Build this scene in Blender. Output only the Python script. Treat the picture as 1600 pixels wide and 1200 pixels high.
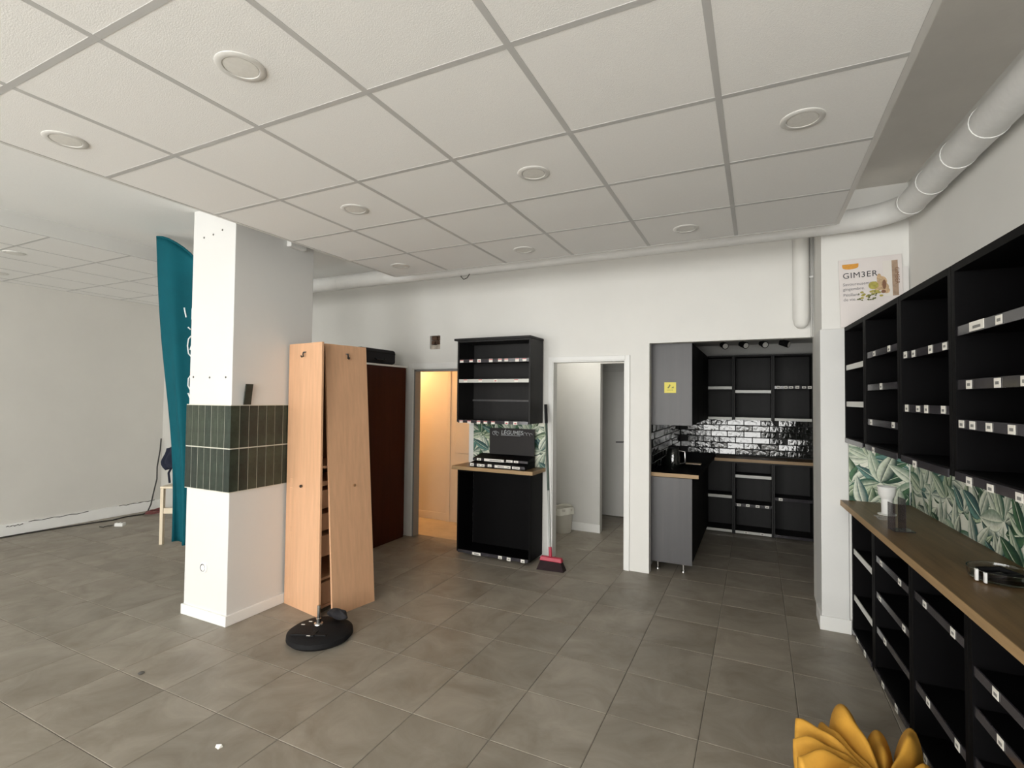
import bpy, bmesh, math, random
from mathutils import Vector, Matrix
random.seed(7)
scene = bpy.context.scene
for o in list(bpy.data.objects): bpy.data.objects.remove(o)
C = scene.collection
PI = math.pi

# ------------------------------------------------------------------ camera
YAW, PIT, ROL, HC = -.452, .0275, .010, 1.66
def cam_axes():
    cy, sy, cp, sp = math.cos(YAW), math.sin(YAW), math.cos(PIT), math.sin(PIT)
    f = Vector((sy*cp, cy*cp, sp)); r = Vector((cy, -sy, 0)); u = r.cross(f)
    cr, sr = math.cos(ROL), math.sin(ROL)
    return cr*r+sr*u, -sr*r+cr*u, f
R_, U_, F_ = cam_axes()
cd = bpy.data.cameras.new('camera'); cam = bpy.data.objects.new('camera', cd); C.objects.link(cam)
cd.sensor_width = 36; cd.lens = 36*789.87/1600; cd.clip_start = .05; cd.clip_end = 100
cam.matrix_world = Matrix(((R_.x, U_.x, -F_.x, 0), (R_.y, U_.y, -F_.y, 0), (R_.z, U_.z, -F_.z, HC), (0, 0, 0, 1)))
scene.camera = cam

# ------------------------------------------------------------------ world, daylight, exposure
w = bpy.data.worlds.new('world'); scene.world = w; w.use_nodes = True
bgn = w.node_tree.nodes['Background']; bgn.inputs[0].default_value = (1.0, .995, .965, 1); bgn.inputs[1].default_value = 5.0
FY = -4.3                                              # shop front behind the camera
WINS = [(-4.6, 1.42, .15, 3.17), (-6.9, -5.5, .15, 3.05)]   # glazed openings x0,x1,z0,z1
for (a, b, c, d) in WINS:
    ld = bpy.data.lights.new('window_portal', 'AREA'); ld.shape = 'RECTANGLE'; ld.size = b-a; ld.size_y = d-c
    ld.cycles.is_portal = True
    lo = bpy.data.objects.new('window_portal', ld); C.objects.link(lo)
    lo.location = ((a+b)/2, FY-.02, (c+d)/2); lo.rotation_euler = (PI/2, 0, PI)
    lo.rotation_euler = (-PI/2, 0, PI)
vs = scene.view_settings; vs.view_transform = 'Standard'; vs.look = 'None'; vs.gamma = 1; vs.use_curve_mapping = False
vs.exposure = 1.05

# ------------------------------------------------------------------ materials
MATS = {}
def nodes(name):
    m = bpy.data.materials.new(name); m.use_nodes = True; MATS[name] = m
    nt = m.node_tree; return m, nt, nt.nodes['Principled BSDF']
def mat(name, col, rough=.5, metal=0, var=0, scale=8, bump=0, bscale=60, spec=.5, stretch=(1, 1, 1), coord='Object', trans=0, alpha=1, emit=None, es=0):
    m, nt, b = nodes(name)
    b.inputs['Base Color'].default_value = (*col, 1); b.inputs['Roughness'].default_value = rough
    b.inputs['Metallic'].default_value = metal; b.inputs['Specular IOR Level'].default_value = spec
    b.inputs['Transmission Weight'].default_value = trans; b.inputs['Alpha'].default_value = alpha
    if emit: b.inputs['Emission Color'].default_value = (*emit, 1); b.inputs['Emission Strength'].default_value = es
    if var or bump:
        tc = nt.nodes.new('ShaderNodeTexCoord'); mp = nt.nodes.new('ShaderNodeMapping'); mp.inputs['Scale'].default_value = stretch
        nt.links.new(tc.outputs[coord], mp.inputs[0])
        if var:
            n = nt.nodes.new('ShaderNodeTexNoise'); n.inputs['Scale'].default_value = scale; n.inputs['Detail'].default_value = 6
            n.inputs['Roughness'].default_value = .6
            nt.links.new(mp.outputs[0], n.inputs['Vector'])
            r = nt.nodes.new('ShaderNodeValToRGB'); e = r.color_ramp.elements
            e[0].position = .3; e[1].position = .7
            e[0].color = (*[max(0, c*(1-var)) for c in col], 1); e[1].color = (*[min(1, c*(1+var)) for c in col], 1)
            nt.links.new(n.outputs['Fac'], r.inputs[0]); nt.links.new(r.outputs[0], b.inputs['Base Color'])
        if bump:
            n2 = nt.nodes.new('ShaderNodeTexNoise'); n2.inputs['Scale'].default_value = bscale; n2.inputs['Detail'].default_value = 3
            nt.links.new(mp.outputs[0], n2.inputs['Vector'])
            bp = nt.nodes.new('ShaderNodeBump'); bp.inputs['Strength'].default_value = bump; bp.inputs['Distance'].default_value = .004
            nt.links.new(n2.outputs['Fac'], bp.inputs['Height']); nt.links.new(bp.outputs[0], b.inputs['Normal'])
    return m
mat('wall_paint', (.78, .772, .74), .62, var=.025, scale=1.6, bump=.12, bscale=90)
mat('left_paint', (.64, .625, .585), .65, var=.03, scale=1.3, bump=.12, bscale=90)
mat('column_paint', (.70, .70, .685), .5, var=.015, scale=2, bump=.06, bscale=70)
mat('slab_paint', (.86, .83, .78), .8, var=.06, scale=1.5, bump=.2, bscale=30)
mat('panel', (.93, .93, .915), .8, var=.02, scale=120, bump=.25, bscale=220)
mat('tbar', (.56, .56, .55), .5)
mat('trim_white', (.82, .82, .80), .4, var=.02, scale=5)
mat('duct_wrap', (.82, .82, .80), .55, var=.03, scale=9, bump=.5, bscale=18)
mat('grout', (.115, .105, .09), .8)
mat('light_ring', (.70, .69, .66), .35)
mat('light_lens', (.80, .79, .75), .45, var=.05, scale=60)
mat('black_board', (.0022, .0020, .0024), .6, var=.15, scale=12, stretch=(1, 1, .08), spec=.10)
mat('ash_board', (.013, .0125, .0127), .55, spec=.3, var=.2, scale=14, stretch=(1, 1, .06), bump=.1, bscale=40)
mat('anthracite', (.075, .073, .076), .42, var=.12, scale=14, stretch=(1, 1, .05))
mat('oak', (.17, .102, .044), .45, var=.28, scale=9, stretch=(.25, 3, 3), bump=.1, bscale=30)
mat('oak_edge', (.36, .235, .115), .5, var=.15, scale=9, stretch=(.25, 3, 3))
mat('beech', (.66, .385, .225), .42, var=.08, scale=7, stretch=(5, 5, .35), bump=.04, bscale=30)
mat('beech_dark', (.32, .17, .08), .5, var=.12, scale=7, stretch=(5, 5, .35))
mat('mahogany', (.050, .0105, .004), .6, spec=.15, var=.15, scale=6, stretch=(4, 4, .3))
mat('rail_plastic', (.045, .042, .048), .16, var=.3, scale=16)
mat('rail_white', (.62, .62, .58), .3)
mat('tag_paper', (.82, .80, .74), .6)
mat('tag_ink', (.22, .22, .21), .6)
mat('tag_red', (.55, .08, .10), .6)
mat('green_glaze', (.020, .032, .022), .28, var=.55, scale=14, bump=.3, bscale=25)
mat('green_glaze_b', (.013, .023, .017), .28, var=.55, scale=14, bump=.3, bscale=25)
mat('green_glaze_c', (.030, .042, .027), .30, var=.5, scale=14, bump=.3, bscale=25)
mat('tile_joint', (.62, .61, .53), .8)
mat('black_glaze', (.006, .007, .006), .06, bump=1.0, bscale=22, spec=1.0)
mat('dark_joint', (.03, .03, .03), .8)
mat('rubber', (.008, .008, .009), .65, spec=.2, bump=.3, bscale=60)
mat('steel', (.55, .54, .52), .25, metal=1)
mat('dark_steel', (.10, .10, .10), .35, metal=1)
mat('black_cloth', (.012, .011, .014), .9, bump=.4, bscale=40)
mat('navy_cloth', (.010, .013, .03), .9)
mat('teal_cloth', (.0012, .082, .108), .8, spec=.2, var=.12, scale=3, bump=.15, bscale=200)
mat('print_white', (.75, .80, .80), .7)
mat('pale_wood', (.72, .62, .47), .5, var=.06, scale=10)
mat('yellow_cloth', (.60, .305, .035), .8, var=.12, scale=7, bump=.35, bscale=70)
mat('plastic_white', (.80, .80, .78), .3)
mat('plastic_cream', (.62, .60, .53), .45)
mat('brush_red', (.42, .018, .05), .4)
mat('bristle', (.018, .007, .009), .9)
mat('handle_green', (.018, .042, .028), .4, var=.4, scale=20)
mat('handle_grey', (.30, .31, .29), .3)
mat('chalkboard', (.016, .014, .014), .7)
mat('chalk', (.42, .44, .45), .8)
mat('sign_card', (.72, .67, .65), .35, var=.03, scale=6)
mat('sign_clear', (.74, .72, .70), .25)
mat('print_orange', (.66, .30, .03), .5, var=.1, scale=60)
mat('print_black', (.03, .03, .035), .6)
mat('print_grey', (.20, .19, .20), .6)
mat('print_bronze', (.36, .25, .17), .5, var=.25, scale=30)
mat('print_can', (.74, .70, .65), .4)
mat('print_ginger', (.52, .36, .20), .5, var=.35, scale=60)
mat('print_cream', (.66, .52, .36), .5, var=.3, scale=40)
mat('print_brown', (.20, .09, .04), .5)
mat('print_lime', (.38, .33, .06), .5, var=.3, scale=50)
mat('print_herb', (.10, .11, .02), .5)
mat('sticker', (.78, .68, .10), .5)
mat('paper_cream', (.85, .84, .76), .6)
mat('wallpaper', (.80, .81, .70), .6, var=.05, scale=5)
mat('brick_clay', (.10, .055, .033), .9, var=.5, scale=18, bump=.6, bscale=30)
mat('mortar', (.45, .40, .34), .9, var=.4, scale=14, bump=.6, bscale=30)
mat('warm_paint', (.70, .60, .47), .6, var=.03, scale=2)
mat('warm_floor', (.55, .44, .29), .45, var=.15, scale=4)
mat('grey_paint', (.62, .615, .59), .6, var=.03, scale=2)
mat('cable', (.03, .028, .026), .5)
mat('cable_red', (.18, .05, .05), .5)
mat('scuff', (.10, .095, .085), .8)
mat('pavement', (.5, .5, .48), .8, var=.1, scale=3)
mat('frame_grey', (.25, .25, .25), .4)
mat('clear_dark', (.05, .04, .045), .12, alpha=.55)
mat('clear_glass', (.8, .82, .82), .03, trans=1.0)
mat('clear_film', (.75, .75, .75), .08, alpha=.25)
mat('lamp_bulb', (1, .8, .5), .4, emit=(1, .62, .26), es=6)
mat('window_glass', (1, 1, 1), .02, alpha=.06)

def floor_mat():
    m, nt, b = nodes('floor_tile')
    tc = nt.nodes.new('ShaderNodeTexCoord'); oi = nt.nodes.new('ShaderNodeObjectInfo'); geo = nt.nodes.new('ShaderNodeNewGeometry')
    mul = nt.nodes.new('ShaderNodeVectorMath'); mul.operation = 'SCALE'; mul.inputs[3].default_value = 40
    cmb = nt.nodes.new('ShaderNodeCombineXYZ')
    nt.links.new(oi.outputs['Random'], cmb.inputs[0]); nt.links.new(oi.outputs['Random'], cmb.inputs[1])
    nt.links.new(cmb.outputs[0], mul.inputs[0])
    add = nt.nodes.new('ShaderNodeVectorMath'); nt.links.new(geo.outputs['Position'], add.inputs[0]); nt.links.new(mul.outputs[0], add.inputs[1])
    n = nt.nodes.new('ShaderNodeTexNoise'); n.inputs['Scale'].default_value = 3.2; n.inputs['Detail'].default_value = 9; n.inputs['Roughness'].default_value = .62
    n.inputs['Distortion'].default_value = .8
    nt.links.new(add.outputs[0], n.inputs['Vector'])
    r = nt.nodes.new('ShaderNodeValToRGB'); e = r.color_ramp.elements
    e[0].position = .28; e[0].color = (.198, .170, .134, 1); e[1].position = .75; e[1].color = (.350, .315, .264, 1)
    k = r.color_ramp.elements.new(.5); k.color = (.268, .239, .195, 1)
    nt.links.new(n.outputs['Fac'], r.inputs[0])
    hs = nt.nodes.new('ShaderNodeHueSaturation')
    mr = nt.nodes.new('ShaderNodeMapRange'); mr.inputs['To Min'].default_value = .93; mr.inputs['To Max'].default_value = 1.06
    nt.links.new(oi.outputs['Random'], mr.inputs[0]); nt.links.new(mr.outputs[0], hs.inputs['Value'])
    nt.links.new(r.outputs[0], hs.inputs['Color']); nt.links.new(hs.outputs[0], b.inputs['Base Color'])
    n2 = nt.nodes.new('ShaderNodeTexNoise'); n2.inputs['Scale'].default_value = 9; n2.inputs['Detail'].default_value = 5
    nt.links.new(add.outputs[0], n2.inputs['Vector'])
    r2 = nt.nodes.new('ShaderNodeMapRange'); r2.inputs['To Min'].default_value = .34; r2.inputs['To Max'].default_value = .58
    nt.links.new(n2.outputs['Fac'], r2.inputs[0]); nt.links.new(r2.outputs[0], b.inputs['Roughness'])
    bp = nt.nodes.new('ShaderNodeBump'); bp.inputs['Strength'].default_value = .25; bp.inputs['Distance'].default_value = .003
    nt.links.new(n2.outputs['Fac'], bp.inputs['Height']); nt.links.new(bp.outputs[0], b.inputs['Normal'])
floor_mat()
def leaf_mat():
    m, nt, b = nodes('leaf_ink'); b.inputs['Roughness'].default_value = .6
    a = nt.nodes.new('ShaderNodeVertexColor'); a.layer_name = 'Col'
    n = nt.nodes.new('ShaderNodeTexNoise'); n.inputs['Scale'].default_value = 45
    tc = nt.nodes.new('ShaderNodeTexCoord'); nt.links.new(tc.outputs['Object'], n.inputs['Vector'])
    mx = nt.nodes.new('ShaderNodeMix'); mx.data_type = 'RGBA'; mx.blend_type = 'OVERLAY'; mx.inputs[0].default_value = .5
    nt.links.new(a.outputs[0], mx.inputs[6]); nt.links.new(n.outputs['Fac'], mx.inputs[7])
    nt.links.new(mx.outputs[2], b.inputs['Base Color'])
leaf_mat()

# ------------------------------------------------------------------ mesh helpers
class MB:
    def __init__(s): s.v = []; s.f = []; s.c = []
    def box(s, x0, x1, y0, y1, z0, z1):
        n = len(s.v)
        s.v += [(x0, y0, z0), (x1, y0, z0), (x1, y1, z0), (x0, y1, z0), (x0, y0, z1), (x1, y0, z1), (x1, y1, z1), (x0, y1, z1)]
        s.f += [tuple(n+i for i in q) for q in ((3, 2, 1, 0), (4, 5, 6, 7), (0, 1, 5, 4), (1, 2, 6, 5), (2, 3, 7, 6), (3, 0, 4, 7))]
        return s
    def hexa(s, bottom, top):
        n = len(s.v); k = len(bottom); s.v += [tuple(p) for p in bottom]+[tuple(p) for p in top]
        s.f.append(tuple(n+i for i in reversed(range(k)))); s.f.append(tuple(n+k+i for i in range(k)))
        for i in range(k): j = (i+1) % k; s.f.append((n+i, n+j, n+k+j, n+k+i))
        return s
    def tube(s, pts, r, seg=12, cap=True):
        pts = [Vector(p) for p in pts]; n0 = len(s.v); rs = r if isinstance(r, (list, tuple)) else [r]*len(pts)
        t0 = (pts[1]-pts[0]).normalized(); up = Vector((0, 0, 1)) if abs(t0.z) < .9 else Vector((1, 0, 0))
        nrm = t0.cross(up).normalized()
        for i, p in enumerate(pts):
            t = ((pts[min(i+1, len(pts)-1)]-p).normalized()+(p-pts[max(i-1, 0)]).normalized())
            t = t.normalized() if t.length > 1e-6 else t0
            nrm = (nrm-t*nrm.dot(t)).normalized(); bn = t.cross(nrm)
            for k in range(seg):
                a = 2*PI*k/seg; s.v.append(tuple(p+(nrm*math.cos(a)+bn*math.sin(a))*rs[i]))
        for i in range(len(pts)-1):
            for k in range(seg):
                a = n0+i*seg+k; b = n0+i*seg+(k+1) % seg; s.f.append((a, b, b+seg, a+seg))
        if cap:
            s.f.append(tuple(n0+k for k in reversed(range(seg)))); e = n0+(len(pts)-1)*seg; s.f.append(tuple(e+k for k in range(seg)))
        return s
    def lathe(s, prof, seg=24, cx=0, cy=0, cz=0):
        n0 = len(s.v)
        for (r, z) in prof:
            for k in range(seg): a = 2*PI*k/seg; s.v.append((cx+r*math.cos(a), cy+r*math.sin(a), cz+z))
        for i in range(len(prof)-1):
            for k in range(seg):
                a = n0+i*seg+k; b = n0+i*seg+(k+1) % seg; s.f.append((a, b, b+seg, a+seg))
        s.f.append(tuple(n0+k for k in reversed(range(seg)))); e = n0+(len(prof)-1)*seg; s.f.append(tuple(e+k for k in range(seg)))
        return s
    def grid(s, fn, nu, nv, closed_u=False):
        n0 = len(s.v)
        for j in range(nv+1):
            for i in range(nu if closed_u else nu+1): s.v.append(tuple(fn(i/nu, j/nv)))
        W = nu if closed_u else nu+1
        for j in range(nv):
            for i in range(nu):
                a = n0+j*W+i; b = n0+j*W+(i+1) % W; s.f.append((a, b, b+W, a+W))
        return s
    def poly(s, pts):
        n = len(s.v); s.v += [tuple(p) for p in pts]; s.f.append(tuple(range(n, n+len(pts)))); return s
    def mesh(s, name):
        m = bpy.data.meshes.new(name); m.from_pydata(s.v, [], s.f); m.update(); return m
def link(name, mesh, material=None, parent=None, loc=(0, 0, 0), smooth=False, bevel=0, solid=0):
    o = bpy.data.objects.new(name, mesh); C.objects.link(o); o.location = loc
    if material and len(mesh.materials) == 0: mesh.materials.append(MATS[material])
    if parent: o.parent = parent
    if smooth:
        for p in mesh.polygons: p.use_smooth = True
        if smooth != 'all':
            try: mesh.set_sharp_from_angle(angle=math.radians(40))
            except Exception: pass
    if solid: md = o.modifiers.new('solid', 'SOLIDIFY'); md.thickness = solid; md.offset = 0
    if bevel: md = o.modifiers.new('bevel', 'BEVEL'); md.width = bevel; md.segments = 2; md.limit_method = 'ANGLE'
    return o
def part(name, mb, material, parent, **k): return link(name, mb.mesh(name), material, parent, **k)
def tag(o, label, cat, group=None):
    o['label'] = label; o['category'] = cat
    if group: o['group'] = group
    return o
def thing(name, label, cat, loc=(0, 0, 0), rotz=0, group=None):
    o = bpy.data.objects.new(name, None); C.objects.link(o); o.location = loc; o.rotation_euler = (0, 0, rotz); o.empty_display_size = .1
    return tag(o, label, cat, group)
def single(name, mb, material, label, cat, loc=(0, 0, 0), group=None, **k):
    return tag(link(name, mb.mesh(name), material, None, loc, **k), label, cat, group)
def struct(name, mb, material, parent=None, **k):
    o = link(name, mb.mesh(name), material, parent, **k)
    if not parent: o['kind'] = 'structure'
    return o
def text_mesh(body, size, name='lettering', align='LEFT', shear=0, extrude=.0006, space=1, bold=0):
    c = bpy.data.curves.new(name, 'FONT'); c.body = body; c.size = size; c.align_x = align; c.extrude = extrude; c.shear = shear
    c.space_character = space; c.offset = bold; c.resolution_u = 3
    o = bpy.data.objects.new(name, c); C.objects.link(o); bpy.context.view_layer.update()
    me = bpy.data.meshes.new_from_object(o); bpy.data.objects.remove(o); me.name = name; return me
def wall_cells(u0, u1, z0, z1, holes, place, t):
    """slab with rectangular holes. place(u,v,z): v 0 = front, t = back"""
    us = sorted({u0, u1, *[h[0] for h in holes], *[h[1] for h in holes]}); us = [u for u in us if u0 <= u <= u1]
    zs = sorted({z0, z1, *[h[2] for h in holes], *[h[3] for h in holes]}); zs = [z for z in zs if z0 <= z <= z1]
    def full(i, j):
        if i < 0 or j < 0 or i >= len(us)-1 or j >= len(zs)-1: return False
        cu, cz = (us[i]+us[i+1])/2, (zs[j]+zs[j+1])/2
        return not any(h[0] < cu < h[1] and h[2] < cz < h[3] for h in holes)
    mb = MB()
    for i in range(len(us)-1):
        for j in range(len(zs)-1):
            if not full(i, j): continue
            a, b, c, d = us[i], us[i+1], zs[j], zs[j+1]
            mb.poly([place(a, 0, c), place(b, 0, c), place(b, 0, d), place(a, 0, d)])
            mb.poly([place(a, t, d), place(b, t, d), place(b, t, c), place(a, t, c)])
            if not full(i-1, j): mb.poly([place(a, t, c), place(a, 0, c), place(a, 0, d), place(a, t, d)])
            if not full(i+1, j): mb.poly([place(b, 0, c), place(b, t, c), place(b, t, d), place(b, 0, d)])
            if not full(i, j-1): mb.poly([place(a, t, c), place(b, t, c), place(b, 0, c), place(a, 0, c)])
            if not full(i, j+1): mb.poly([place(a, 0, d), place(b, 0, d), place(b, t, d), place(a, t, d)])
    return mb
def proj(p):
    d = Vector(p)-Vector((0, 0, HC)); z = d.dot(F_)
    if z < .2: return None
    return 800+789.87*d.dot(R_)/z, 600-789.87*d.dot(U_)/z, z

# ================================================================== THE ROOM
SLAB = 3.20; BAY = 3.08; DROP = 2.814; LDROP = 2.95; BY = 4.95; LX = -7.85
# floor
fl = struct('floor', MB().box(LX-.1, 1.6, FY-.1, 7.5, -.12, -.0025), 'grout')
TP = .456; TX0, TY0 = -.265, 2.207
def tile_mb(x0, x1, y0, y1):
    b = .0022
    return MB().hexa([(x0, y0, -.008), (x1, y0, -.008), (x1, y1, -.008), (x0, y1, -.008)], [(x0, y0, -.002), (x1, y0, -.002), (x1, y1, -.002), (x0, y1, -.002)]).hexa(
        [(x0, y0, -.002), (x1, y0, -.002), (x1, y1, -.002), (x0, y1, -.002)], [(x0+b, y0+b, 0), (x1-b, y0+b, 0), (x1-b, y1-b, 0), (x0+b, y1-b, 0)])
g = .0016
tile_mesh = tile_mb(g, TP-g, g, TP-g).mesh('floor_tile'); tile_mesh.materials.append(MATS['floor_tile'])
spots = []
for i in range(-17, 4):
    for j in range(-15, 12):
        x, y = TX0+i*TP, TY0+j*TP
        if x+TP < LX or x > 1.45 or y+TP < FY or y > 7.3: continue
        if y > 5.0 and x < -2.7: continue
        c = (x+TP/2, y+TP/2, 0); p = proj(c); vis = 0
        if p and -60 < p[0] < 1660 and p[1] < 1290: vis = 1/p[2]
        # hidden behind the left back wall
        if x < -6.0 and y > 4.45: vis = 0
        spots.append((vis, x, y))
spots.sort(reverse=True); rest = MB()
for k, (vis, x, y) in enumerate(spots):
    if vis > 0 and k < 300: link('floor_tile', tile_mesh, None, fl, (x, y, 0))
    else:
        n = tile_mb(x+g, x+TP-g, y+g, y+TP-g); q = len(rest.v); rest.v += n.v; rest.f += [tuple(q+a for a in f) for f in n.f]
if rest.v:
    o = part('floor_tile_field', rest, 'floor_tile', fl); o['kind'] = 'stuff'

# slab and dropped ceilings
struct('ceiling', MB().box(-3.2, 1.6, FY-.1, 5.05, SLAB, SLAB+.15), 'slab_paint')
struct('ceiling_bay', MB().box(LX-.1, -3.2, FY-.1, 5.05, BAY, SLAB+.15), 'panel')
def dropped(name, xs, ys, z, group_edges):
    mb = MB(); h = .012
    for x in xs: mb.box(x-group_edges/2, x+group_edges/2, ys[0], ys[-1], z-.0012, z+.03)
    for y in ys:
        mb.box(xs[0], xs[-1], y-group_edges/2, y+group_edges/2, z-.001, z+.029)
    root = struct(name, mb, 'tbar')
    cache = {}
    for i in range(len(xs)-1):
        for j in range(len(ys)-1):
            a, b = xs[i+1]-xs[i]-.004, ys[j+1]-ys[j]-.004
            k = (round(a, 3), round(b, 3))
            if k not in cache:
                m = MB().box(.002, a, .002, b, .0, .018).mesh('ceiling_panel'); m.materials.append(MATS['panel']); cache[k] = m
            link('ceiling_panel', cache[k], None, root, (xs[i], ys[j], z))
    return root
DX = [-3.13+.6*i for i in range(7)]; DY = [.2514+.6*j for j in range(-2, 7)]
c2 = dropped('ceiling_drop', DX, DY, DROP, .024)
e = MB().box(DX[0]-.012, DX[0]+.012, DY[0], DY[-1], DROP-.002, DROP+.05).box(DX[0], DX[-1], DY[-1]-.012, DY[-1]+.014, DROP-.0025, DROP+.05).box(DX[-1]-.012, DX[-1]+.012, DY[0], DY[-1], DROP-.002, DROP+.05)
part('edge_trim', e, 'light_ring', c2)
LXS = [LX+.002, -7.65, -7.05, -6.45, -5.85, -5.25]; LYS = [-3.949+.6*j for j in range(0, 14)]+[4.44]
c3 = dropped('ceiling_left', LXS, LYS, LDROP, .02)
part('fascia', MB().box(-5.25, -5.235, LYS[0], 4.44, LDROP-.003, BAY), 'grey_paint', c3)

# walls
HOLE = (-3.49, -3.345, 2.225, 2.385)
D1 = (-3.72, -2.92, 0, 2.0); D2 = (-1.93, -1.165, 0, 2.045); KO = (-.935, .43, 0, 2.2)
wb = struct('wall_back', wall_cells(-6.3, .43, 0, SLAB, [D1, D2, KO, HOLE], lambda u, v, z: (u, BY+v, z), .1), 'wall_paint')
# broken plaster hole shows bricks
part('hole_back', MB().box(HOLE[0], HOLE[1], BY+.085, BY+.099, HOLE[2], HOLE[3]), 'mortar', wb)
for k, (x, z, ww, hh) in enumerate([(-3.485, 2.335, .07, .048), (-3.405, 2.338, .058, .045), (-3.488, 2.285, .045, .042), (-3.435, 2.287, .085, .042)]):
    part('brick', MB().box(x, x+ww, BY+.03+.012*(k % 2), BY+.085, z, z+hh), 'brick_clay', wb, bevel=.004)
part('rubble', MB().hexa([(HOLE[0], BY+.01, HOLE[2]), (HOLE[1], BY+.01, HOLE[2]), (HOLE[1], BY+.085, HOLE[2]), (HOLE[0], BY+.085, HOLE[2])], [(HOLE[0], BY+.03, 2.275), (HOLE[1], BY+.045, 2.285), (HOLE[1], BY+.085, 2.28), (HOLE[0], BY+.085, 2.283)]), 'mortar', wb)
struct('wall_left', MB().box(LX-.1, LX, FY-.1, 4.55, 0, SLAB), 'left_paint')
struct('wall_left_back', MB().box(LX, -6.2, 4.45, 4.55, 0, SLAB).box(-6.3, -6.2, 4.55, 4.95, 0, SLAB), 'left_paint')
SL = .062; N_ = math.hypot(1, SL)
def rw(u, v, z=0):      # u along the right wall from the pillar towards the camera, v from shelf front to wall
    return (.57+(SL*u+v)/N_, 4.36+(-u+SL*v)/N_, z)
RA = math.atan2(-1, SL); WD = .385
A0 = rw(-.3, WD); A1 = rw(8.7, WD); A2 = rw(8.7, WD+.15); A3 = rw(-.3, WD+.15)
struct('wall_right', MB().hexa([A0, A1, A2, A3], [(p[0], p[1], SLAB) for p in (A0, A1, A2, A3)]), 'wall_paint')
pil = struct('wall_pillar', MB().box(.43, 1.12, 4.36, 5.05, 0, SLAB), 'wall_paint')
part('cladding', MB().box(.418, .59, 4.348, 4.7, 0, 2.19), 'column_paint', pil, bevel=.004)
struct('baseboard_pillar', MB().box(.405, .60, 4.335, 4.6, 0, .10), 'trim_white', bevel=.004)
struct('baseboard_left', MB().box(LX, LX+.03, FY, 4.45, 0, .135), 'trim_white', bevel=.003)
struct('wall_front', wall_cells(LX, 1.5, 0, SLAB, [(a, b, c, d) for a, b, c, d in WINS], lambda u, v, z: (u, FY-v, z), .1), 'wall_paint')
for k, (a, b, c, d) in enumerate(WINS):
    n = 4 if k == 0 else 2; mb = MB(); t = .05
    mb.box(a, b, FY-.08, FY-.03, c, c+t).box(a, b, FY-.08, FY-.03, d-t, d)
    for i in range(n+1):
        x = a+(b-a-t)*i/n; mb.box(x, x+t, FY-.079, FY-.031, c+t, d-t)
    wn = struct('window_%d' % (k+1), mb, 'frame_grey')
    for i in range(n):
        x0 = a+(b-a-t)*i/n+t; x1 = a+(b-a-t)*(i+1)/n
        part('pane', MB().box(x0, x1, FY-.058, FY-.052, c+t, d-t), 'window_glass', wn)

# column with green tiles
CX0, CX1, CY0, CY1 = -3.93, -3.435, 2.415, 3.14
col = struct('wall_column', MB().box(CX0, CX1, CY0, CY1, 0, BAY), 'column_paint', bevel=.004)
part('skirting', MB().box(CX0-.014, CX1+.014, CY0-.014, CY1+.01, 0, .075), 'trim_white', col, bevel=.003)
band = part('tile_bed', MB().box(CX0-.010, CX1+.010, CY0-.010, CY1+.004, .952, 1.588), 'tile_joint', col)
tm = {}
def gt(name, wd, axis, v):
    k = (round(wd, 3), axis, v)
    if k not in tm:
        if axis == 'x': m = MB().box(0, wd, -.0025, .002, 0, .308)
        else: m = MB().box(-.002, .0025, 0, wd, 0, .308)
        m = m.mesh('wall_tile'); m.materials.append(MATS[['green_glaze', 'green_glaze_b', 'green_glaze_c'][v]]); tm[k] = m
    return tm[k]
for r in range(2):
    z = .958+r*.316
    x = CX0-.010
    while x < CX1+.005:
        wd = min(.0703, CX1+.0115-x)
        if wd > .01: link('wall_tile', gt('t', wd, 'x', random.randrange(3)), None, col, (x, CY0-.010+random.uniform(-.0006, .0006), z), bevel=.0008)
        x += .0752
    y = CY0-.0115
    while y < CY1-.01:
        wd = min(.0705, CY1-y)
        if wd > .01: link('wall_tile', gt('t', wd, 'y', random.randrange(3)), None, col, (CX1+.010+random.uniform(-.0006, .0006), y, z), bevel=.0008)
        y += .0752
sh = MB()
for (x, z) in [(-3.80, 2.86), (-3.69, 2.87), (-3.585, 2.89), (-3.885, 1.795), (-3.69, 1.79), (-3.505, 1.79)]:
    sh.tube([(x, CY0-.002, z), (x, CY0+.004, z)], .008, 8)
part('screw_holes', sh, 'scuff', col)
sk = thing('wall_socket', 'round white wall socket low on the white column', 'socket', (-3.70, CY0, .38))
part('rim', MB().lathe([(.041, 0), (.041, .006), (.034, .010), (.030, .010)], 24), 'plastic_white', sk, smooth=True).rotation_euler = (PI/2, 0, 0)
part('recess', MB().lathe([(.028, .0101), (.027, .0115)], 20), 'rail_plastic', sk).rotation_euler = (PI/2, 0, 0)
part('socket_face', MB().lathe([(.023, .0116), (.021, .013)], 20, .004, 0), 'plastic_white', sk).rotation_euler = (PI/2, 0, 0)
lt = single('loose_tile', MB().box(-.03, .03, -.004, .004, 0, .155), 'green_glaze_b', 'loose dark green tile leaning on the ledge above the tiled band', 'tile', (CX1+.014, 2.53, 1.590), bevel=.001)
lt.rotation_euler = (math.radians(0), math.radians(-4), PI/2+.0)
lt.rotation_euler = (math.radians(8), 0, PI/2)
single('white_block', MB().box(CX1, CX1+.05, 2.86, 3.02, 2.87, 2.95), 'plastic_white', 'small white block on the column under the ceiling edge', 'junction box', bevel=.006)  # plain white block high on the column's right face

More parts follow.
